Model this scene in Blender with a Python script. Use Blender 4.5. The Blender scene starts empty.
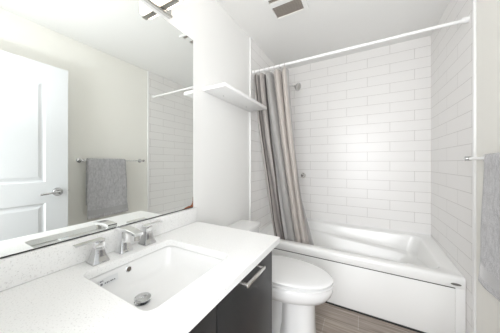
import bpy, bmesh, math, random
from mathutils import Vector, Matrix, noise
random.seed(4)
S = bpy.context.scene
C = S.collection

# ---------------------------------------------------------------- camera
cam_d = bpy.data.cameras.new('camera')
cam = bpy.data.objects.new('camera', cam_d)
C.objects.link(cam)
cam_d.sensor_width = 36.0
cam_d.lens = 201.0 / 500.0 * 36.0
cam_d.shift_y = -0.008
cam_d.clip_start = 0.01
cam.location = (0, 0, 1.2)
cam.rotation_euler = (math.radians(90), 0, math.atan(111 / 201))
S.camera = cam

# ---------------------------------------------------------------- light, exposure
world = bpy.data.worlds.new('world')
S.world = world
world.use_nodes = True
bg = world.node_tree.nodes['Background']
bg.inputs[0].default_value = (0.93, 0.96, 1.0, 1)
bg.inputs[1].default_value = 1.0


def area(name, loc, rot, sx, sy, power, col=(1, 1, 1)):
    l = bpy.data.lights.new(name, 'AREA')
    l.shape = 'RECTANGLE'
    l.size = sx
    l.size_y = sy
    l.energy = power
    l.color = col
    o = bpy.data.objects.new(name, l)
    o.location = loc
    o.rotation_euler = rot
    C.objects.link(o)
    return o


# unseen fill light added behind the open doorway to brighten the room
area('hall_fill', (-0.02, -0.75, 1.35), (math.radians(90), 0, 0), 0.9, 1.8, 17, (0.97, 0.985, 1.0))
# photographer's flash held above the camera and bounced off the ceiling
area('bounce_flash', (-0.12, 0.05, 1.60), (math.radians(164), 0, math.radians(0)), 0.14, 0.14, 2.9, (0.95, 0.975, 1.0))

S.view_settings.view_transform = 'Standard'
S.view_settings.look = 'None'
S.view_settings.gamma = 1
S.view_settings.use_curve_mapping = False
S.view_settings.exposure = 1.1
S.cycles.use_denoising = True
S.cycles.max_bounces = 14
S.cycles.diffuse_bounces = 8
S.cycles.glossy_bounces = 6
S.cycles.caustics_reflective = True
S.cycles.sample_clamp_indirect = 6


# ---------------------------------------------------------------- materials
def mat(name, col, rough=0.5, metal=0.0, **kw):
    m = bpy.data.materials.new(name)
    m.use_nodes = True
    b = m.node_tree.nodes['Principled BSDF']
    b.inputs['Base Color'].default_value = (*col, 1)
    b.inputs['Roughness'].default_value = rough
    b.inputs['Metallic'].default_value = metal
    for k, v in kw.items():
        b.inputs[k.replace('_', ' ')].default_value = v
    return m


def nt(m):
    t = m.node_tree
    return t, t.nodes, t.links, t.nodes['Principled BSDF']


def bump(m, scale, strength, dist=0.002, detail=3, vec_scale=None):
    t, n, l, b = nt(m)
    tc = n.new('ShaderNodeTexCoord')
    ns = n.new('ShaderNodeTexNoise')
    ns.inputs['Scale'].default_value = scale
    ns.inputs['Detail'].default_value = detail
    mp = n.new('ShaderNodeMapping')
    if vec_scale:
        mp.inputs['Scale'].default_value = vec_scale
    bp = n.new('ShaderNodeBump')
    bp.inputs['Strength'].default_value = strength
    bp.inputs['Distance'].default_value = dist
    l.new(tc.outputs['Object'], mp.inputs['Vector'])
    l.new(mp.outputs[0], ns.inputs['Vector'])
    l.new(ns.outputs[0], bp.inputs['Height'])
    l.new(bp.outputs[0], b.inputs['Normal'])
    return m


M = {}
M['paint'] = bump(mat('wall_paint', (0.88, 0.88, 0.87), 0.55), 220, 0.06, 0.001)
M['paint_warm'] = bump(mat('wall_paint_warm', (0.89, 0.88, 0.835), 0.55), 220, 0.06, 0.001)
M['ceil'] = bump(mat('ceiling_paint', (0.84, 0.84, 0.83), 0.8), 150, 0.08, 0.001)
M['trimw'] = mat('white_trim', (0.88, 0.88, 0.88), 0.35)
M['door'] = mat('door_paint', (0.74, 0.76, 0.78), 0.35)
M['porc'] = mat('porcelain', (0.84, 0.84, 0.838), 0.08, Coat_Weight=0.3)
M['acrylic'] = mat('tub_acrylic', (0.88, 0.88, 0.87), 0.14)
M['chrome'] = mat('chrome', (0.86, 0.865, 0.87), 0.06, 1.0)
M['chrome_mid'] = mat('chrome_mid', (0.62, 0.62, 0.625), 0.10, 1.0)
M['chrome_dark'] = mat('brushed_steel', (0.50, 0.49, 0.47), 0.28, 1.0)
M['nickel'] = mat('satin_nickel', (0.72, 0.71, 0.69), 0.25, 1.0)
M['cab'] = bump(mat('charcoal_laminate', (0.020, 0.020, 0.021), 0.42), 60, 0.15, 0.001, 4, (1, 1, 12))
M['cab_in'] = mat('cabinet_gap', (0.01, 0.01, 0.01), 0.8)
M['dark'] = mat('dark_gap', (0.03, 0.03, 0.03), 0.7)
M['badge'] = mat('badge_metal', (0.22, 0.21, 0.20), 0.3, 0.8)
M['shelf'] = mat('shelf_white', (0.87, 0.87, 0.87), 0.35)
M['rod'] = mat('rod_white', (0.88, 0.88, 0.88), 0.3)
M['ring'] = mat('ring_plastic', (0.55, 0.52, 0.51), 0.35)
M['hole'] = mat('screw_grey', (0.35, 0.35, 0.35), 0.6)
M['mirror'] = mat('mirror_silver', (0.92, 0.94, 0.92), 0.0, 1.0)
M['rust'] = bump(mat('rust_stain', (0.24, 0.085, 0.045), 0.85), 300, 0.4)
M['print'] = mat('print_grey', (0.16, 0.16, 0.18), 0.6)
M['sticker'] = mat('sticker_clear', (0.72, 0.73, 0.74), 0.3)
M['blackhole'] = mat('overflow_dark', (0.12, 0.10, 0.08), 0.5)


def glass_lamp():
    m = mat('frosted_lamp_glass', (1, 0.93, 0.85), 0.4)
    t, n, l, b = nt(m)
    b.inputs['Emission Color'].default_value = (1.0, 0.83, 0.68, 1)
    b.inputs['Emission Strength'].default_value = 2.6
    return m


M['lamp'] = glass_lamp()


def quartz():
    m = mat('white_quartz', (0.86, 0.86, 0.855), 0.28, Specular_IOR_Level=0.3)
    t, n, l, b = nt(m)
    tc = n.new('ShaderNodeTexCoord')
    ns = n.new('ShaderNodeTexNoise')
    ns.inputs['Scale'].default_value = 230
    ns.inputs['Detail'].default_value = 2
    cr = n.new('ShaderNodeValToRGB')
    e = cr.color_ramp.elements
    e[0].position = 0.30
    e[0].color = (0.69, 0.685, 0.68, 1)
    e[1].position = 0.42
    e[1].color = (0.86, 0.86, 0.855, 1)
    l.new(tc.outputs['Object'], ns.inputs['Vector'])
    l.new(ns.outputs[0], cr.inputs[0])
    l.new(cr.outputs[0], b.inputs['Base Color'])
    return m


M['quartz'] = quartz()


def tile(name, axis, offset, col):
    """long white wall tiles in running bond; axis = horizontal coordinate of the wall"""
    m = mat(name, col, 0.3)
    t, n, l, b = nt(m)
    g = n.new('ShaderNodeNewGeometry')
    sp = n.new('ShaderNodeSeparateXYZ')
    l.new(g.outputs['Position'], sp.inputs[0])
    ad = n.new('ShaderNodeMath')
    ad.operation = 'ADD'
    ad.inputs[1].default_value = offset
    l.new(sp.outputs[axis], ad.inputs[0])
    az = n.new('ShaderNodeMath')
    az.operation = 'ADD'
    az.inputs[1].default_value = -0.4954 + 11 * 0.1026
    l.new(sp.outputs['Z'], az.inputs[0])
    cb = n.new('ShaderNodeCombineXYZ')
    l.new(ad.outputs[0], cb.inputs[0])
    l.new(az.outputs[0], cb.inputs[1])
    br = n.new('ShaderNodeTexBrick')
    br.offset = 0.5
    br.inputs['Scale'].default_value = 1
    br.inputs['Brick Width'].default_value = 0.41
    br.inputs['Row Height'].default_value = 0.1026
    br.inputs['Mortar Size'].default_value = 0.0017
    br.inputs['Mortar Smooth'].default_value = 0.1
    br.inputs['Color1'].default_value = (*col, 1)
    br.inputs['Color2'].default_value = (col[0] * 0.985, col[1] * 0.985, col[2] * 0.985, 1)
    br.inputs['Mortar'].default_value = (0.57, 0.555, 0.54, 1)
    l.new(cb.outputs[0], br.inputs['Vector'])
    l.new(br.outputs['Color'], b.inputs['Base Color'])
    ns = n.new('ShaderNodeTexNoise')
    ns.inputs['Scale'].default_value = 3.0
    ns.inputs['Detail'].default_value = 2
    mp = n.new('ShaderNodeMapping')
    mp.inputs['Scale'].default_value = (1.2, 7, 1)
    l.new(cb.outputs[0], mp.inputs['Vector'])
    l.new(mp.outputs[0], ns.inputs['Vector'])
    mx = n.new('ShaderNodeMath')
    mx.operation = 'MULTIPLY_ADD'
    mx.inputs[1].default_value = -0.6
    l.new(br.outputs['Fac'], mx.inputs[0])
    l.new(ns.outputs[0], mx.inputs[2])
    bp = n.new('ShaderNodeBump')
    bp.inputs['Strength'].default_value = 0.35
    bp.inputs['Distance'].default_value = 0.004
    l.new(mx.outputs[0], bp.inputs['Height'])
    l.new(bp.outputs[0], b.inputs['Normal'])
    return m


TC = (0.86, 0.848, 0.838)
M['tile_back'] = tile('tile_back', 'X', -0.266 + 4.1, TC)
M['tile_side'] = tile('tile_side', 'Y', 0.10, TC)


def floor_mat():
    m = mat('floor_tile', (0.2, 0.16, 0.13), 0.35)
    t, n, l, b = nt(m)
    g = n.new('ShaderNodeNewGeometry')
    mp0 = n.new('ShaderNodeMapping')
    mp0.inputs['Location'].default_value = (0.017 + 6.1, -1.635 + 15 * 0.15, 0)
    l.new(g.outputs['Position'], mp0.inputs['Vector'])
    br = n.new('ShaderNodeTexBrick')
    br.offset = 0.37
    br.inputs['Scale'].default_value = 1
    br.inputs['Brick Width'].default_value = 0.61
    br.inputs['Row Height'].default_value = 0.15
    br.inputs['Mortar Size'].default_value = 0.0022
    br.inputs['Color1'].default_value = (0.36, 0.305, 0.262, 1)
    br.inputs['Color2'].default_value = (0.30, 0.255, 0.222, 1)
    br.inputs['Mortar'].default_value = (0.45, 0.405, 0.365, 1)
    l.new(mp0.outputs[0], br.inputs['Vector'])
    ns = n.new('ShaderNodeTexNoise')
    ns.inputs['Scale'].default_value = 2.2
    ns.inputs['Detail'].default_value = 6
    mp = n.new('ShaderNodeMapping')
    mp.inputs['Scale'].default_value = (1.5, 28, 1)
    l.new(g.outputs['Position'], mp.inputs['Vector'])
    l.new(mp.outputs[0], ns.inputs['Vector'])
    cr = n.new('ShaderNodeValToRGB')
    cr.color_ramp.elements[0].position = 0.3
    cr.color_ramp.elements[0].color = (0.62, 0.6, 0.58, 1)
    cr.color_ramp.elements[1].position = 0.7
    cr.color_ramp.elements[1].color = (1.25, 1.25, 1.25, 1)
    l.new(ns.outputs[0], cr.inputs[0])
    mx = n.new('ShaderNodeMix')
    mx.data_type = 'RGBA'
    mx.blend_type = 'MULTIPLY'
    mx.inputs[0].default_value = 1
    l.new(br.outputs['Color'], mx.inputs[6])
    l.new(cr.outputs[0], mx.inputs[7])
    l.new(mx.outputs[2], b.inputs['Base Color'])
    return m


M['floor'] = floor_mat()


def towel_mat():
    m = mat('grey_terry', (0.36, 0.355, 0.36), 0.95, Sheen_Weight=1.0, Sheen_Roughness=0.25)
    t, n, l, b = nt(m)
    tc = n.new('ShaderNodeTexCoord')
    ns = n.new('ShaderNodeTexNoise')
    ns.inputs['Scale'].default_value = 42
    ns.inputs['Detail'].default_value = 5
    ns.inputs['Roughness'].default_value = 0.7
    mp = n.new('ShaderNodeMapping')
    mp.inputs['Scale'].default_value = (1, 1.6, 0.7)
    l.new(tc.outputs['Object'], mp.inputs['Vector'])
    l.new(mp.outputs[0], ns.inputs['Vector'])
    cr = n.new('ShaderNodeValToRGB')
    cr.color_ramp.elements[0].position = 0.35
    cr.color_ramp.elements[0].color = (0.36, 0.355, 0.365, 1)
    cr.color_ramp.elements[1].position = 0.65
    cr.color_ramp.elements[1].color = (0.55, 0.545, 0.56, 1)
    l.new(ns.outputs[0], cr.inputs[0])
    l.new(cr.outputs[0], b.inputs['Base Color'])
    bp = n.new('ShaderNodeBump')
    bp.inputs['Strength'].default_value = 0.8
    bp.inputs['Distance'].default_value = 0.006
    n2 = n.new('ShaderNodeTexNoise')
    n2.inputs['Scale'].default_value = 260
    l.new(tc.outputs['Object'], n2.inputs['Vector'])
    ad = n.new('ShaderNodeMath')
    l.new(ns.outputs[0], ad.inputs[0])
    l.new(n2.outputs[0], ad.inputs[1])
    l.new(ad.outputs[0], bp.inputs['Height'])
    l.new(bp.outputs[0], b.inputs['Normal'])
    return m


M['towel'] = towel_mat()
M['towel_band'] = bump(mat('towel_woven_band', (0.36, 0.355, 0.36), 0.9, Sheen_Weight=1.0), 500, 0.3)


def curtain_mat():
    m = mat('striped_curtain', (0.5, 0.5, 0.5), 0.6, Sheen_Weight=0.2)
    t, n, l, b = nt(m)
    uv = n.new('ShaderNodeUVMap')
    sp = n.new('ShaderNodeSeparateXYZ')
    l.new(uv.outputs[0], sp.inputs[0])
    cr = n.new('ShaderNodeValToRGB')
    cr.color_ramp.interpolation = 'CONSTANT'
    taupe = (0.40, 0.37, 0.355)
    beige = (0.49, 0.45, 0.42)
    fold_shade = (0.07, 0.06, 0.055)  # fold shadows painted as thin dark lines between the stripes
    gr = (0.37, 0.36, 0.35)
    lg = (0.43, 0.42, 0.415)
    stops = [(0, taupe), (.095, fold_shade), (.11, taupe), (.205, fold_shade), (.225, taupe), (.31, fold_shade), (.34, lg),
             (.42, gr), (.615, fold_shade), (.635, beige), (.79, fold_shade), (.815, beige), (.94, lg)]
    e = cr.color_ramp.elements
    e[0].position = 0
    e[0].color = (*stops[0][1], 1)
    e[1].position = stops[-1][0]
    e[1].color = (*stops[-1][1], 1)
    for p, c in stops[1:-1]:
        x = e.new(p)
        x.color = (*c, 1)
    l.new(sp.outputs[0], cr.inputs[0])
    l.new(cr.outputs[0], b.inputs['Base Color'])
    return m


M['curtain'] = curtain_mat()


# ---------------------------------------------------------------- mesh helpers
def obj(name, bm, m, parent=None, smooth=None, loc=None):
    me = bpy.data.meshes.new(name)
    bmesh.ops.recalc_face_normals(bm, faces=bm.faces)
    if loc is not None:
        bmesh.ops.translate(bm, verts=bm.verts, vec=-Vector(loc))
    bm.to_mesh(me)
    bm.free()
    for mm in (m if isinstance(m, (list, tuple)) else [m]):
        me.materials.append(M[mm])
    if smooth is not None:
        for p in me.polygons:
            p.use_smooth = True
        me.set_sharp_from_angle(angle=math.radians(smooth))
    o = bpy.data.objects.new(name, me)
    C.objects.link(o)
    if loc is not None:
        o.location = loc
    if parent is not None:
        o.parent = parent
        o.matrix_parent_inverse = Matrix.Translation(parent.location).inverted()
        if parent.parent is not None:
            o.matrix_parent_inverse = Matrix.Translation(parent.matrix_world.translation).inverted() if False else \
                (Matrix.Translation(wloc(parent))).inverted()
    return o


def wloc(o):
    """world location of an unrotated helper (all roots sit unrotated)"""
    return Vector(o.get('_w', tuple(o.location)))


def thing(name, label, cat, loc, group=None):
    o = bpy.data.objects.new(name, None)
    o.empty_display_size = 0.05
    C.objects.link(o)
    o.location = loc
    return tag(o, label, cat, group)


def tag(o, label, cat, group=None):
    o['label'] = label
    o['category'] = cat
    if group:
        o['group'] = group
    return o


def struct(name, bm, m, parent=None, smooth=None):
    o = obj(name, bm, m, parent, smooth)
    if parent is None:
        o['kind'] = 'structure'
    return o


def box(bm, x0, x1, y0, y1, z0, z1, bev=0, seg=2, mi=0):
    r = bmesh.ops.create_cube(bm, size=1)
    vs = r['verts']
    for v in vs:
        v.co = Vector(((x0 + x1) / 2 + v.co.x * (x1 - x0), (y0 + y1) / 2 + v.co.y * (y1 - y0),
                       (z0 + z1) / 2 + v.co.z * (z1 - z0)))
    fs = set(f for v in vs for f in v.link_faces)
    for f in fs:
        f.material_index = mi
    if bev:
        es = set(e for v in vs for e in v.link_edges)
        bmesh.ops.bevel(bm, geom=list(es), offset=bev, segments=seg, affect='EDGES', profile=0.5)
    return bm


def B(*a, **k):
    return box(bmesh.new(), *a, **k)


def cyl(bm, p0, p1, r, n=20, r2=None, cap=True):
    p0, p1 = Vector(p0), Vector(p1)
    d = p1 - p0
    q = d.to_track_quat('Z', 'Y').to_matrix().to_4x4()
    mt = Matrix.Translation((p0 + p1) / 2) @ q
    bmesh.ops.create_cone(bm, cap_ends=cap, segments=n, radius1=r, radius2=r if r2 is None else r2, depth=d.length,
                          matrix=mt)
    return bm


def lathe(bm, p, axis, prof, n=28):
    """prof: list of (radius, distance along axis)"""
    ax = Vector(axis).normalized()
    q = ax.to_track_quat('Z', 'Y')
    rings = []
    for r, h in prof:
        ring = []
        for i in range(n):
            a = 2 * math.pi * i / n
            ring.append(bm.verts.new(Vector(p) + q @ Vector((r * math.cos(a), r * math.sin(a), h))))
        rings.append(ring)
    for a, b in zip(rings, rings[1:]):
        for i in range(n):
            bm.faces.new((a[i], a[(i + 1) % n], b[(i + 1) % n], b[i]))
    bm.faces.new(rings[0])
    bm.faces.new(rings[-1])
    return bm


def loft(bm, rings, cap0=False, cap1=False, close=False):
    rr = [[bm.verts.new(p) for p in r] for r in rings]
    n = len(rr[0])
    pairs = list(zip(rr, rr[1:]))
    if close:
        pairs.append((rr[-1], rr[0]))
    for a, b in pairs:
        for i in range(n):
            bm.faces.new((a[i], a[(i + 1) % n], b[(i + 1) % n], b[i]))
    if cap0:
        bm.faces.new(rr[0])
    if cap1:
        bm.faces.new(rr[-1])
    return bm


def rrect(x0, x1, y0, y1, r, z, n=6):
    """rounded rectangle ring; z is a number or f(x, y)"""
    pts = []
    for cx, cy, a0 in ((x1 - r, y1 - r, 0), (x0 + r, y1 - r, 90), (x0 + r, y0 + r, 180), (x1 - r, y0 + r, 270)):
        for i in range(n + 1):
            a = math.radians(a0 + 90 * i / n)
            x, y = cx + r * math.cos(a), cy + r * math.sin(a)
            pts.append(Vector((x, y, z(x, y) if callable(z) else z)))
    return pts


def tube(bm, pts, r, n=12):
    pts = [Vector(p) for p in pts]
    rings = []
    for i, p in enumerate(pts):
        d = (pts[min(i + 1, len(pts) - 1)] - pts[max(i - 1, 0)]).normalized()
        q = d.to_track_quat('Z', 'Y')
        rings.append([p + q @ Vector((r * math.cos(2 * math.pi * k / n), r * math.sin(2 * math.pi * k / n), 0)) for k
                      in range(n)])
    # keep rings aligned
    return loft(bm, rings, True, True)


# ---------------------------------------------------------------- dimensions
WL, WR, WB, WF = -0.965, 0.605, 2.564, -0.08
H = 2.436
TY = 1.745            # where the tiled alcove starts

# ---------------------------------------------------------------- setting
struct('floor', B(WL - .1, WR + .1, -1.5, WB + .1, -0.08, 0), 'floor')
struct('ceiling', B(WL - .1, WR + .1, -1.5, WB + .1, H, H + .08), 'ceil')
struct('wall_left', B(WL - .1, WL, -1.5, WB + .1, 0, H), 'paint')
struct('wall_right', B(WR, WR + .1, -1.5, WB + .1, 0, H), 'paint_warm')
struct('wall_back', B(WL, WR, WB, WB + .1, 0, H), 'tile_back')
struct('wall_alcove_left', B(WL, WL + .012, TY, WB, 0, H), 'tile_side')
struct('wall_alcove_right', B(WR - .008, WR, TY - .02, WB, 0, H), 'tile_side')
bm = bmesh.new()
box(bm, WL, -.40, WF - .12, WF, 0, H)
box(bm, .44, WR, WF - .12, WF, 0, H)
box(bm, -.40, .44, WF - .12, WF, 2.05, H)
struct('wall_front', bm, 'paint')
struct('trim_1', B(WL, WL + .016, TY - .012, TY, 0, H, bev=.002), 'trimw', smooth=40)
struct('trim_2', B(WR - .013, WR, TY - .038, TY - .0205, 0, H, bev=.002), 'trimw', smooth=40)
bm = bmesh.new()
for a, b_ in ((-.465, -.40), (.44, .50)):
    box(bm, a, b_, WF, WF + .012, 0, 2.11, bev=.003)
box(bm, -.40, .44, WF, WF + .012, 2.05, 2.11, bev=.003)
struct('trim_3', bm, 'trimw', smooth=40)
struct('baseboard_left', B(WL, WL + .012, .98, TY - .012, 0, .10, bev=.003), 'trimw', smooth=40)
struct('baseboard_right', B(WR - .012, WR, -.05, TY - .039, 0, .10, bev=.003), 'trimw', smooth=40)
# caulk between tub and tiles
bm = bmesh.new()
box(bm, WL + .012, WR - .008, WB - .006, WB, .4955, .4985)
struct('trim_4', bm, 'trimw')

# door, standing open along the right wall
DX0, DX1, DY0, DY1, DZ = .403, .438, .035, .797, 2.03
door = bmesh.new()


def door_face(bm, x, sgn):
    """face with two recessed moulded panels; sgn = outward x direction"""
    st = .115
    ys = [DY0, DY0 + st, DY1 - st - .032, DY1]
    zs = [.012, .24, .86, 1.035, 1.885, DZ]
    for i in range(3):
        for j in range(5):
            y0, y1, z0, z1 = ys[i], ys[i + 1], zs[j], zs[j + 1]
            if i == 1 and j in (1, 3):
                def R(d, xo):
                    return [Vector((x + xo * sgn, y, z)) for y, z in
                            ((y0 + d, z0 + d), (y1 - d, z0 + d), (y1 - d, z1 - d), (y0 + d, z1 - d))]
                loft(bm, [R(0, 0), R(.010, -.009), R(.022, -.010), R(.045, -.003)], False, True)
            else:
                vs = [bm.verts.new((x, y, z)) for y, z in ((y0, z0), (y1, z0), (y1, z1), (y0, z1))]
                bm.faces.new(vs)


door_face(door, DX0, -1)
door_face(door, DX1, 1)
for q in (((DX0, DY0, .012), (DX1, DY0, .012), (DX1, DY0, DZ), (DX0, DY0, DZ)),
          ((DX0, DY1, .012), (DX1, DY1, .012), (DX1, DY1, DZ), (DX0, DY1, DZ)),
          ((DX0, DY0, .012), (DX1, DY0, .012), (DX1, DY1, .012), (DX0, DY1, .012)),
          ((DX0, DY0, DZ), (DX1, DY0, DZ), (DX1, DY1, DZ), (DX0, DY1, DZ))):
    door.faces.new([door.verts.new(p) for p in q])
bmesh.ops.remove_doubles(door, verts=door.verts, dist=.0002)
door_o = struct('door_1', door, 'door')
for sgn, x in ((-1, DX0), (1, DX1)):
    bm = bmesh.new()
    lathe(bm, (x, .725, .945), (sgn, 0, 0), [(.036, 0), (.036, .006), (.030, .014), (.012, .014), (.011, .045), (.014, .05), (.014, .058), (.005, .062)])
    tube(bm, [(x + sgn * .050, .725, .945), (x + sgn * .054, .70, .946), (x + sgn * .054, .65, .941),
              (x + sgn * .050, .605, .936)], .0085, 12)
    obj('door_handle', bm, 'chrome_mid', door_o, 50)
obj('latch_plate', B(DX0 + .006, DX1 - .006, DY1 - .001, DY1 + .0015, .915, .975), 'nickel', door_o)
obj('latch_bolt', B(DX0 + .012, DX1 - .012, DY1, DY1 + .010, .938, .952, bev=.002), 'nickel', door_o)
for z in (.25, 1.02, 1.80):
    obj('hinge', cyl(bmesh.new(), (DX1 + .006, DY0 - .004, z - .045), (DX1 + .006, DY0 - .004, z + .045), .006), 'nickel', door_o, 40)

# ---------------------------------------------------------------- bathtub
TX0, TX1, TYF, TYB = WL + .0135, WR - .0095, 1.815, WB - .0015
RZ = .446
tub = thing('bathtub', 'white built-in alcove bathtub with a flat front apron below the tiled walls', 'bathtub', ((TX0 + TX1) / 2, 2.19, 0))


def armrest(x, y):
    if y < 2.2:
        return .40
    t = (x - TX0) / (TX1 - TX0)
    return .425 - .115 * t


def floorz(x, y):
    return .10 + .02 * (x - TX0)


IX0, IX1, IY0, IY1 = TX0 + .085, TX1 - .10, TYF + .085, TYB - .055


def lip(x, y):   # deck rises a little at the walls
    return RZ + .034 * min(1, max(0, (y - 1.95) / .55))


rings = [rrect(TX0, TX1, TYF + .004, TYB, .004, .372), rrect(TX0, TX1, TYF, TYB, .004, .385),
         rrect(TX0, TX1, TYF, TYB, .004, RZ - .022), rrect(TX0, TX1, TYF + .004, TYB, .004, RZ - .008),
         rrect(TX0, TX1, TYF + .016, TYB, .004, lambda x, y: lip(x, y) + (.0145 if y > 2.5 else 0)),
         rrect(TX0 + .012, TX1 - .012, TYF + .03, TYB - .018, .02, lambda x, y: lip(x, y)),
         rrect(IX0 - .018, IX1 + .018, IY0 - .018, IY1 + .018, .08, lambda x, y: lip(x, y) + .001, ),
         rrect(IX0 - .004, IX1 + .004, IY0 - .004, IY1 + .004, .07, lambda x, y: lip(x, y) - .006),
         rrect(IX0, IX1, IY0, IY1, .07, lambda x, y: lip(x, y) - .02),
         rrect(IX0 + .02, IX1 - .035, IY0 + .012, IY1 - .012, .08, lambda x, y: armrest(x, y) + .004),
         rrect(IX0 + .025, IX1 - .037, IY0 + .014, IY1 - .018, .08, lambda x, y: armrest(x, y) - .002),
         rrect(IX0 + .03, IX1 - .039, IY0 + .016, IY1 - .044, .08, lambda x, y: armrest(x, y) - .008),
         rrect(IX0 + .035, IX1 - .043, IY0 + .020, IY1 - .052, .08, lambda x, y: armrest(x, y) - .022),
         rrect(IX0 + .07, IX1 - .10, IY0 + .055, IY1 - .085, .13, lambda x, y: floorz(x, y) + .07),
         rrect(IX0 + .09, IX1 - .14, IY0 + .075, IY1 - .105, .12, lambda x, y: floorz(x, y) + .02),
         rrect(IX0 + .13, IX1 - .20, IY0 + .12, IY1 - .15, .09, floorz)]
bm = loft(bmesh.new(), rings, False, True)
obj('basin', bm, 'acrylic', tub, 50)
bm = bmesh.new()
box(bm, TX0, .5462, TYF + .007, TYF + .040, .012, .3648, bev=.0015)
obj('apron_panel', bm, 'acrylic', tub, 40)
bm = bmesh.new()
box(bm, .5468, TX1, TYF + .004, TYF + .040, .012, .3718, bev=.0015)
obj('apron_end', bm, 'acrylic', tub, 40)
obj('floor_shade', B(TX0, TX1, TYF + .003, TYF + .027, 0, .010), 'dark', tub)  # dark strip standing in for the shade under the apron
obj('seam_shade', B(TX0, .5466, TYF + .0055, TYF + .027, .3650, .3716), 'dark', tub)  # dark strip put in as the shadow line below the rim
obj('gap_shade_back', B(TX0, TX1, TYF + .028, TYF + .045, 0, .372), 'dark', tub)  # backing coloured dark so the gaps around the apron look shaded
bm = bmesh.new()
pts = [(.548 + .026 * math.cos(a), .397 + .0075 * math.sin(a)) for a in [2 * math.pi * i / 24 for i in range(24)]]
loft(bm, [[Vector((x, TYF, z)) for x, z in pts], [Vector((x, TYF - .003, z)) for x, z in pts]], True, True)
bd = obj('badge', bm, 'badge', tub)
bd['label'] = 'small dark oval badge'

# ---------------------------------------------------------------- vanity
VY0, VY1 = .03, .958
van = thing('vanity_cabinet', 'charcoal flat-fronted vanity cabinet under the white counter', 'cabinet', (-.68, .5, 0))
bm = bmesh.new()
x0 = WL + .002
for q in ((x0, -.417, VY0, VY0 + .016, .10, .7825), (x0, -.417, VY1 - .016, VY1, .10, .7825),
          (x0, x0 + .006, VY0 + .016, VY1 - .016, .10, .7825), (x0 + .006, -.417, VY0 + .016, VY1 - .016, .10, .116),
          (-.435, -.417, VY0 + .016, VY1 - .016, .745, .7825), (-.435, -.417, .49, .526, .116, .745)):
    box(bm, *q)
obj('body', bm, 'cab', van)
obj('toe_kick', B(x0, -.46, VY0 + .01, VY1 - .01, 0, .0995), 'cab', van)
for y0, y1, hy in ((.508 + .0026, VY1, .694), (VY0, .508 - .0026, .30)):
    d = obj('door', B(-.4168, -.400, y0, y1, .11, .779, bev=.0012), 'cab', van, 40)
    bm = bmesh.new()
    hz = .760
    box(bm, -.360, -.350, hy - .077, hy + .077, hz - .0055, hz + .0055, bev=.0015)
    for yy in (hy - .068, hy + .068):
        box(bm, -.399, -.355, yy - .005, yy + .005, hz - .0045, hz + .0045, bev=.001)
    h = obj('handle', bm, 'nickel', d, 40)
    h['label'] = 'satin nickel bar handle'

# counter with the sink cut-out
CX0, CX1, CY0, CY1, CZ = WL, -.369, .012, .992, .813
SX0, SX1, SY0, SY1 = -.848, -.478, .325, .695
bm = bmesh.new()
o0 = rrect(CX0, CX1, CY0, CY1, .004, CZ)
loft(bm, [rrect(SX0, SX1, SY0, SY1, .03, .784), rrect(SX0, SX1, SY0, SY1, .03, CZ - .002),
          rrect(SX0 - .002, SX1 + .002, SY0 - .002, SY1 + .002, .03, CZ),
          rrect(CX0, CX1 - .002, CY0 + .002, CY1 - .002, .004, CZ), rrect(CX0, CX1, CY0, CY1, .004, CZ - .002),
          rrect(CX0, CX1, CY0, CY1, .004, .784)], close=True)
top = obj('countertop', bm, 'quartz', None, 30)
tag(top, 'white speckled quartz vanity counter with rectangular sink cut-out', 'countertop')
bs = obj('backsplash', B(WL, -.941, CY0, CY1 - .004, CZ + .0012, .906, bev=.0015), 'quartz', top, 30)

# sink
sink = thing('undermount_sink', 'white rectangular undermount basin set into the quartz counter', 'sink', (-.663, .51, .68))
bm = bmesh.new()


def sr(d, z, r):
    return rrect(SX0 + d, SX1 - d, SY0 + d, SY1 - d, r, z)


loft(bm, [sr(-.022, .7795, .04), sr(-.005, .7795, .035), sr(-.002, .775, .035), sr(.003, .75, .04), sr(.012, .715, .05), sr(.022, .698, .055),
          sr(.040, .688, .055), sr(.08, .684, .05), sr(.14, .681, .03),
          sr(.14, .667, .03), sr(.035, .672, .06), sr(.0, .70, .05), sr(-.015, .755, .05), sr(-.022, .765, .05)], close=True)
bmesh.ops.contextual_create
basin = obj('basin', bm, 'porc', sink, 60)
bm = bmesh.new()
box(bm, SX0 + .139, SX1 - .139, SY0 + .139, SY1 - .139, .668, .6812)
obj('basin_floor', bm, 'porc', sink)
bm = bmesh.new()
DXc, DYc = -.712, .462
lathe(bm, (DXc, DYc, .6845), (0, 0, 1), [(.027, 0), (.029, .002), (.024, .003), (.018, .003), (.015, .0035)])
dr = obj('drain_flange', bm, 'chrome', sink, 40)
dr['label'] = 'chrome drain flange'
bm = bmesh.new()
lathe(bm, (DXc, DYc, .687), (.06, .0, 1), [(.010, 0), (.010, .007), (.0265, .008), (.028, .0095), (.0275, .012), (.020, .0135), (.008, .014)])
obj('drain_stopper', bm, 'chrome_mid', sink, 40)
# overflow and sticker on the sloped back wall
n_ov = Vector((1, 0, .25)).normalized()
bm = bmesh.new()
lathe(bm, (-.8465, .487, .757), n_ov, [(.0125, 0), (.0125, .003), (.0095, .0045), (.0085, .003)])
ov = obj('overflow_ring', bm, 'chrome', sink, 40)
bm = bmesh.new()
lathe(bm, (-.8445, .487, .757), n_ov, [(.0085, 0), (.0085, .0025)])
obj('overflow_hole', bm, 'blackhole', ov)


def on_back(y, z, off=.0):
    x = SX0 + .0015 + (.775 - z) * .19 + .003 + off
    return Vector((x, y, z))


def patch(bm, y0, y1, z0, z1, off):
    loft(bm, [[on_back(y, z, off - .002) for y, z in ((y0, z0), (y1, z0), (y1, z1), (y0, z1))],
              [on_back(y, z, off) for y, z in ((y0, z0), (y1, z0), (y1, z1), (y0, z1))]], True, True)


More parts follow.
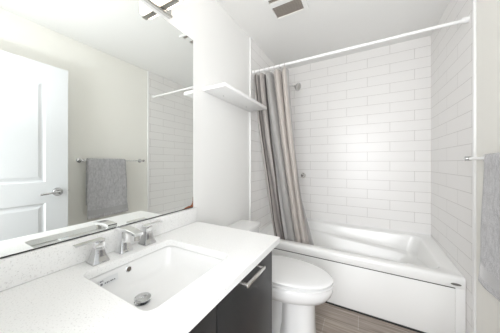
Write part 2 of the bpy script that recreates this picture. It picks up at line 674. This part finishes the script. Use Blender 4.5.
bm = bmesh.new()
patch(bm, .375, .443, .741, .765, 0)
stk = obj('sticker', bm, 'sticker', sink)
bm = bmesh.new()
patch(bm, .380, .386, .757, .761, .0006)
patch(bm, .388, .391, .757, .761, .0006)
patch(bm, .381, .388, .745, .752, .0006)
for i, w in enumerate((.004, .005, .003, .005, .004, .004)):
    y = .395 + i * .0065
    patch(bm, y, y + w, .746, .7505, .0006)
obj('sticker_print', bm, 'print', stk)

# faucet
fau = thing('widespread_faucet', 'chrome square-sided basin faucet with two flat lever handles behind the sink', 'faucet', (-.9, .51, CZ))


def pyramid(cx, cy, z0, z1, b0, b1, dx=0, pw=1.9):
    """concave flared square body"""
    rs = []
    for t in (0, .05, .3, .55, .8, 1):
        s = b1 + (b0 - b1) * (1 - t) ** pw
        z = z0 + .004 + (z1 - z0 - .004) * t
        rs.append(rrect(cx - s + dx * t, cx + s + dx * t, cy - s, cy + s, .002, z, 2))
    rs.insert(0, rrect(cx - b0, cx + b0, cy - b0, cy + b0, .002, z0, 2))
    return rs


for cy, s in ((.400, -1), (.606, 1)):
    bm = loft(bmesh.new(), pyramid(-.898, cy, CZ + .0006, CZ + .062, .0285, .0155), True, True)
    hb = obj('handle_base', bm, 'chrome_mid', fau, 35)
    bm = bmesh.new()
    box(bm, -.915, -.881, cy - .017, cy + .017, CZ + .060, CZ + .082, bev=.0015)
    # flat lever reaching outwards and slightly up
    prof = [(cy - s * .017, CZ + .0845, .0165, .0030), (cy + s * .02, CZ + .0860, .0150, .0028), (cy + s * .050, CZ + .0865, .0130, .0026),
            (cy + s * .076, CZ + .0860, .0110, .0024)]
    rs = []
    for y, z, hx, hz in prof:
        rs.append([Vector((-.898 + a * hx, y, z + b_ * hz)) for a, b_ in ((-1, -1), (1, -1), (1, 1), (-1, 1))])
    loft(bm, rs, True, True)
    obj('lever', bm, 'chrome', hb, 35)
cy = .500
bm = loft(bmesh.new(), pyramid(-.905, cy, CZ + .0006, CZ + .092, .027, .0165, pw=3.4), True, True)
obj('spout_base', bm, 'chrome', fau, 35)
bm = bmesh.new()
rs = []
for x, z0, z1, hy in ((-.930, .090, .106, .020), (-.90, .092, .108, .020), (-.86, .094, .108, .0195), (-.825, .092, .105, .019), (-.794, .087, .099, .018)):
    rs.append([Vector((x, cy - hy, CZ + z0)), Vector((x, cy + hy, CZ + z0)), Vector((x, cy + hy, CZ + z1)), Vector((x, cy - hy, CZ + z1))])
loft(bm, rs, True, True)
bmesh.ops.bevel(bm, geom=list(bm.edges), offset=.0008, segments=1, affect='EDGES')
sp = obj('spout', bm, 'chrome', fau, 30)
bm = cyl(bmesh.new(), (-.808, cy, CZ + .066), (-.808, cy, CZ + .091), .0105, 20)
obj('aerator', bm, 'chrome_dark', sp, 40)

# mirror
mir = thing('wall_mirror', 'large frameless wall mirror above the vanity, rust at its lower right corner', 'mirror', (-.962, .5, .905))
obj('mirror_glass', B(WL, -.961, .02, .970, .9105, 2.0), 'mirror', mir)
ed = obj('bottom_edge', B(WL, -.9598, .02, .970, .9065, .9108), 'dark', mir)
ed['label'] = 'thin dark bottom edge'
bm = bmesh.new()
pts = [(.970, .908), (.970, .985)]
ys = [.970, .9672, .9662, .9675, .9645, .9655, .961, .957, .951, .945, .934, .922, .908, .892, .872]
zs = [.975, .968, .958, .950, .942, .934, .929, .922, .919, .915, .917, .913, .912, .910, .908]
zs = [z + .003 + (.004 if 4 < i < 13 else 0) for i, z in enumerate(zs)]
ring = [Vector((-.9605, .9705, .9105))] + [Vector((-.9605, y, z)) for y, z in zip(ys, zs)]
ring[1].y = .9705
loft(bm, [[v - Vector((.001, 0, 0)) for v in ring], ring], True, True)
rs_ = obj('rusted_edge', bm, 'rust', mir)
rs_['label'] = 'brown rusted corner of the mirror silvering'

# vanity light
vl = thing('vanity_light', 'chrome wall light bar with glowing frosted glass lamps above the mirror', 'light fixture', (-.95, .51, 2.05))
obj('backplate', B(WL, -.945, .235, .785, 2.022, 2.125, bev=.003), 'nickel', vl, 40)
obj('lower_rail', B(-.9448, -.934, .235, .785, 2.021, 2.0305, bev=.001), 'chrome_dark', vl, 40)
for cy in (.722, .51, .298):
    a = obj('lamp_arm', B(-.946, -.822, cy - .014, cy + .014, 2.0312, 2.040, bev=.001), 'chrome_dark', vl, 40)
    bm = B(-.936, -.830, cy - .034, cy + .034, 2.0405, 2.105, bev=.006)
    g = obj('lamp_shade', bm, 'lamp', vl, 50)
    g['label'] = 'glowing frosted glass block'

# floating shelf
sh = obj('floating_shelf', B(WL + .001, -.774, 1.066, 1.730, 1.698, 1.722, bev=.001), 'shelf', None, 30)
tag(sh, 'white floating wall shelf beside the shower curtain', 'shelf')
for y in (1.22, 1.56):
    obj('screw_hole', cyl(bmesh.new(), (-.90, y, 1.6965), (-.90, y, 1.6985), .005, 14), 'hole', sh)

# ---------------------------------------------------------------- toilet
TYC = 1.378
toi = thing('toilet', 'white two-piece toilet with closed lid between the vanity and the tub', 'toilet', (-.55, TYC, 0))


def egg(x0, x1, hw, z, n=40, sq=.0):
    """plan outline: squarish at the back (x0), round at the tip (x1)"""
    cxm = x0 + (x1 - x0) * .45
    pts = []
    for i in range(n):
        a = 2 * math.pi * i / n
        c, s = math.cos(a), math.sin(a)
        if c >= 0:
            x = cxm + (x1 - cxm) * c
            y = hw * s
        else:
            p = .72
            x = cxm + (cxm - x0) * (-(abs(c) ** p))
            y = hw * math.copysign(abs(s) ** .9, s)
        pts.append(Vector((x, TYC + y, z)))
    return pts


bm = loft(bmesh.new(), [egg(-.78, -.32, .075, .262), egg(-.80, -.290, .098, .275), egg(-.82, -.24, .140, .295), egg(-.84, -.190, .176, .316), egg(-.85, -.165, .188, .348), egg(-.85, -.156, .191, .375),
                        egg(-.85, -.155, .191, .398), egg(-.85, -.160, .187, .404)], True, True)
obj('bowl', bm, 'porc', toi, 50)
bm = loft(bmesh.new(), [rrect(-.505, -.262, TYC - .118, TYC + .118, .095, 0, 10), rrect(-.505, -.264, TYC - .116, TYC + .116, .095, .02, 10),
                        rrect(-.492, -.268, TYC - .104, TYC + .104, .09, .10, 10), rrect(-.488, -.270, TYC - .100, TYC + .100, .09, .22, 10),
                        rrect(-.488, -.268, TYC - .102, TYC + .102, .09, .288, 10)], True, True)
obj('pedestal', bm, 'porc', toi, 50)
bm = loft(bmesh.new(), [rrect(-.82, -.45, TYC - .085, TYC + .085, .04, 0, 6), rrect(-.81, -.45, TYC - .065, TYC + .065, .04, .04, 6),
                        rrect(-.80, -.45, TYC - .055, TYC + .055, .04, .15, 6), rrect(-.80, -.45, TYC - .060, TYC + .060, .04, .27, 6)], True, True)
obj('trapway', bm, 'porc', toi, 50)
bm = loft(bmesh.new(), [egg(-.71, -.176, .168, .4045), egg(-.712, -.174, .170, .4090), egg(-.712, -.153, .190, .4100), egg(-.712, -.152, .191, .418), egg(-.71, -.155, .189, .4200)], True, True)
obj('seat', bm, 'porc', toi, 50)
bm = loft(bmesh.new(), [egg(-.71, -.184, .160, .4205), egg(-.71, -.182, .162, .4280), egg(-.713, -.156, .187, .4285), egg(-.713, -.154, .189, .4400), egg(-.708, -.160, .184, .4455),
                        egg(-.69, -.180, .165, .4495), egg(-.62, -.26, .09, .452)], True, True)
obj('lid', bm, 'porc', toi, 50)
for s in (-1, 1):
    obj('seat_hinge', B(-.735, -.70, TYC + s * .07 - .022, TYC + s * .07 + .022, .4045, .440, bev=.006), 'porc', toi, 50)
bm = loft(bmesh.new(), [rrect(-.945, -.775, TYC - .16, TYC + .16, .03, .40), rrect(-.950, -.768, TYC - .18, TYC + .18, .03, .46),
                        rrect(-.952, -.762, TYC - .188, TYC + .188, .03, .652)], True, True)
obj('tank', bm, 'porc', toi, 40)
bm = loft(bmesh.new(), [rrect(-.955, -.756, TYC - .193, TYC + .193, .03, .653), rrect(-.957, -.751, TYC - .198, TYC + .198, .032, .658),
                        rrect(-.957, -.751, TYC - .198, TYC + .198, .032, .674), rrect(-.953, -.757, TYC - .192, TYC + .192, .03, .682),
                        rrect(-.93, -.78, TYC - .17, TYC + .17, .03, .684)], True, True)
obj('tank_lid', bm, 'porc', toi, 40)

# ---------------------------------------------------------------- shower fittings
RY, RZr = 1.788, 2.108
rod = thing('shower_curtain_rod', 'straight white shower rod across the tub opening', 'rod', (0, RY, RZr))
bm = cyl(bmesh.new(), (WL + .012, RY, RZr), (0.03, RY, RZr), .0122, 24)
obj('outer_tube', bm, 'rod', rod, 40)
bm = cyl(bmesh.new(), (0.0, RY, RZr), (WR - .008, RY, RZr), .0105, 24)
obj('inner_tube', bm, 'rod', rod, 40)
for x, s in ((WL + .012, 1), (WR - .008, -1)):
    obj('end_cap', lathe(bmesh.new(), (x, RY, RZr), (s, 0, 0), [(.019, 0), (.019, .010), (.0165, .03), (.0145, .035)]), 'rod', rod, 40)

# curtain
NS, NT = 220, 46
cur = bmesh.new()
uvl = cur.loops.layers.uv.new('UVMap')
grid = []
ZT, ZB = 2.066, .385


def cpos(s, t):
    xt, yt = -.950 + .360 * s, RY + .0
    xb, yb = -.785 + .365 * s, 1.958 - .012 * s
    k = t ** 1.15
    kx = t ** 1.35
    x = xt + (xb - xt) * kx
    y = yt + (yb - yt) * k
    if s > .9:
        x += (s - .9) * .45 * max(0, t - .72) / .28
    a = .040 * (1 - .4 * t) * (1 - .75 * t * math.exp(-((s - .50) / .13) ** 2))
    ph = 2 * math.pi * (5.5 * s + .25 * math.sin(5 * s + 2 * t)) + .3 * math.sin(3 * t + 6 * s)
    y += a * math.sin(ph)
    x += .010 * math.cos(ph * 1.0 + .6)
    # large flat drape in the grey middle part
    mid = math.exp(-((s - .48) / .14) ** 2) * t
    y += -.018 * mid
    nv = noise.noise(Vector((s * 5, t * 7, 1.3)))
    y += .012 * nv * t
    x += .008 * noise.noise(Vector((s * 4, t * 6, 7.7))) * t
    z = ZT + (ZB - ZT) * t
    if t < .03:
        z -= .008 * (1 - math.cos(ph * 1)) * .5
    return Vector((x, y, z))


for j in range(NT + 1):
    grid.append([cur.verts.new(cpos(i / NS, j / NT)) for i in range(NS + 1)])
for j in range(NT):
    for i in range(NS):
        f = cur.faces.new((grid[j][i], grid[j][i + 1], grid[j + 1][i + 1], grid[j + 1][i]))
        for lp, (a, b_) in zip(f.loops, ((i, j), (i + 1, j), (i + 1, j + 1), (i, j + 1))):
            lp[uvl].uv = (a / NS, b_ / NT)
co = obj('shower_curtain', cur, 'curtain', None, 180)
tag(co, 'grey and beige striped fabric shower curtain pushed to the left', 'curtain')
sm = co.modifiers.new('thickness', 'SOLIDIFY')
sm.thickness = .0018

ring0 = None
for k in range(7):
    s = (k + .5) / 7
    x = -.950 + .360 * s
    if ring0 is None:
        bm = bmesh.new()
        pts = [(0, .021 * math.cos(a), .021 * math.sin(a)) for a in [2 * math.pi * i / 24 for i in range(24)]]
        rr = []
        for p in pts:
            c = Vector(p)
            out = c.normalized()
            rr.append([c + out * (.0022 * math.cos(b_)) + Vector((1, 0, 0)) * (.0022 * math.sin(b_)) for b_ in [2 * math.pi * q / 8 for q in range(8)]])
        loft(bm, rr, close=True)
        r_ = obj('curtain_ring', bm, 'ring', None, 60)
        ring0 = r_
    else:
        r_ = ring0.copy()
        C.objects.link(r_)
    r_.location = (x, RY, RZr - .0055)
    tag(r_, 'small ring on the shower rod, ' + ['leftmost of the row', 'second from the left end', 'third from the left end',
        'middle one of the seven', 'third from the right end', 'second from the right end', 'rightmost of the row'][k], 'curtain ring', 'rings holding the shower curtain')

# shower head
shd = thing('wall_shower', 'round chrome shower head on an arm behind the curtain top', 'shower head', (WL + .012, 2.35, 2.12))
bm = bmesh.new()
lathe(bm, (WL + .012, 2.35, 2.13), (1, 0, 0), [(.028, 0), (.027, .004), (.012, .010)])
obj('flange', bm, 'chrome', shd, 50)
bm = tube(bmesh.new(), [(WL + .015, 2.35, 2.13), (-.82, 2.35, 2.135), (-.76, 2.35, 2.130), (-.725, 2.35, 2.118), (-.70, 2.35, 2.108)], .0095, 14)
obj('shower_arm', bm, 'chrome', shd, 60)
bm = lathe(bmesh.new(), (-.695, 2.35, 2.108), (.88, -.25, -.38), [(.012, 0), (.016, .008), (.016, .018), (.034, .034), (.047, .050), (.048, .060), (.044, .063)])
hd = obj('spray_head', bm, 'chrome_mid', shd, 40)
ax = Vector((.88, -.25, -.38)).normalized()
bm = lathe(bmesh.new(), Vector((-.695, 2.35, 2.108)) + ax * .0625, ax, [(.036, 0), (.036, .002), (.010, .003)])
obj('spray_face', bm, 'chrome_dark', hd, 40)
# valve
val = thing('shower_valve', 'small chrome shower valve handle on the tiles behind the curtain', 'valve', (-.62, WB, 1.04))
bm = lathe(bmesh.new(), (-.642, WB, 1.035), (0, -1, 0), [(.034, 0), (.033, .004), (.020, .010), (.019, .045), (.015, .050)])
obj('escutcheon', bm, 'nickel', val, 40)
bm = tube(bmesh.new(), [(-.642, WB - .038, 1.04), (-.622, WB - .042, 1.048), (-.602, WB - .045, 1.05)], .0065, 10)
obj('lever', bm, 'nickel', val, 40)

# ---------------------------------------------------------------- towel bar and towel
BX, BZ = .532, 1.222
tb = thing('towel_bar', 'chrome wall-mounted towel bar on the right wall', 'towel bar', (WR, 1.27, BZ))
obj('bar', cyl(bmesh.new(), (BX, .955, BZ), (BX, 1.60, BZ), .0075, 20), 'chrome', tb, 40)
for y in (.955, 1.60):
    bm = lathe(bmesh.new(), (WR, y, BZ), (-1, 0, 0), [(.024, 0), (.024, .005), (.019, .009), (.0095, .012), (.009, .060), (.013, .063), (.0135, .084), (.010, .087)])
    obj('post', bm, 'chrome_mid', tb, 40)


def towel():
    NU = 60
    path = []
    R_ = .0165
    x0 = BX
    nfront, nback = 54, 34
    zf, zb = .622, .76
    for i in range(nfront + 1):
        path.append((x0 - R_, zf + (BZ - zf) * i / nfront, 1 - i / nfront))
    for i in range(1, 9):
        a = math.pi - math.pi * i / 9
        path.append((x0 + R_ * math.cos(a), BZ + R_ * math.sin(a), 0))
    for i in range(nback + 1):
        path.append((x0 + R_, BZ - (BZ - zb) * i / nback, -i / nback))
    bm = bmesh.new()
    g = []
    for x, z, d in path:
        row = []
        for k in range(NU + 1):
            u = k / NU
            y = .993 + .375 * u
            dd = max(d, 0)
            xx, zz = x, z
            if d > 0:
                xx += -.014 * dd * (1 + math.sin(7.5 * u + 1.2)) * .5 - .006 * dd * noise.noise(Vector((u * 4, z * 5, 0)))
                y += .030 * dd * (u - .25) + .006 * math.sin(z * 14) * (u > .97) * dd
                zz += (-.006 * math.sin(4 * u) * dd)
            row.append(bm.verts.new((xx, y, zz)))
        g.append(row)
    for j in range(len(g) - 1):
        for k in range(NU):
            f = bm.faces.new((g[j][k], g[j][k + 1], g[j + 1][k + 1], g[j + 1][k]))
            if 3 <= j <= 7:
                f.material_index = 1
    return bm


to = obj('towel', towel(), ['towel', 'towel_band'], None, 180)
tag(to, 'grey terry towel folded over the chrome towel bar on the right wall', 'towel')
sm = to.modifiers.new('thickness', 'SOLIDIFY')
sm.thickness = .010
sm.offset = 0

# ---------------------------------------------------------------- exhaust fan grille
vent = thing('exhaust_vent', 'white-framed ceiling exhaust grille with beige louvres near the shower rod', 'vent', (-.5, 1.46, H))
bm = bmesh.new()
VX0, VX1, VYa, VYb = -.640, -.362, 1.385, 1.628
for a in ((VX0, -.620, VYa, VYb), (-.395, VX1, VYa, VYb), (-.620, -.395, VYa, 1.40), (-.620, -.395, 1.437, 1.483), (-.620, -.395, 1.612, VYb)):
    box(bm, a[0], a[1], a[2], a[3], H - .014, H)
obj('frame', bm, 'ceil', vent)
M['louvre'] = mat('louvre_beige', (0.60, 0.55, 0.50), 0.5)
M['louvre_back'] = mat('louvre_dark', (0.30, 0.27, 0.245), 0.8)
for y0, y1 in ((1.40, 1.437), (1.483, 1.612)):
    p = obj('louvre_panel', B(-.620, -.395, y0, y1, H - .002, H), 'louvre_back', vent)
    bm = bmesh.new()
    n_ = max(4, round((y1 - y0) / .0118))
    for i in range(n_):
        y = y0 + (i + .5) * (y1 - y0) / n_
        w = (y1 - y0) / n_ * .34
        loft(bm, [[Vector((x, y - w, H - .011)), Vector((x, y + w, H - .006)), Vector((x, y + w, H - .004)), Vector((x, y - w, H - .009))] for x in (-.620, -.395)], True, True)
    obj('slats', bm, 'louvre', p)
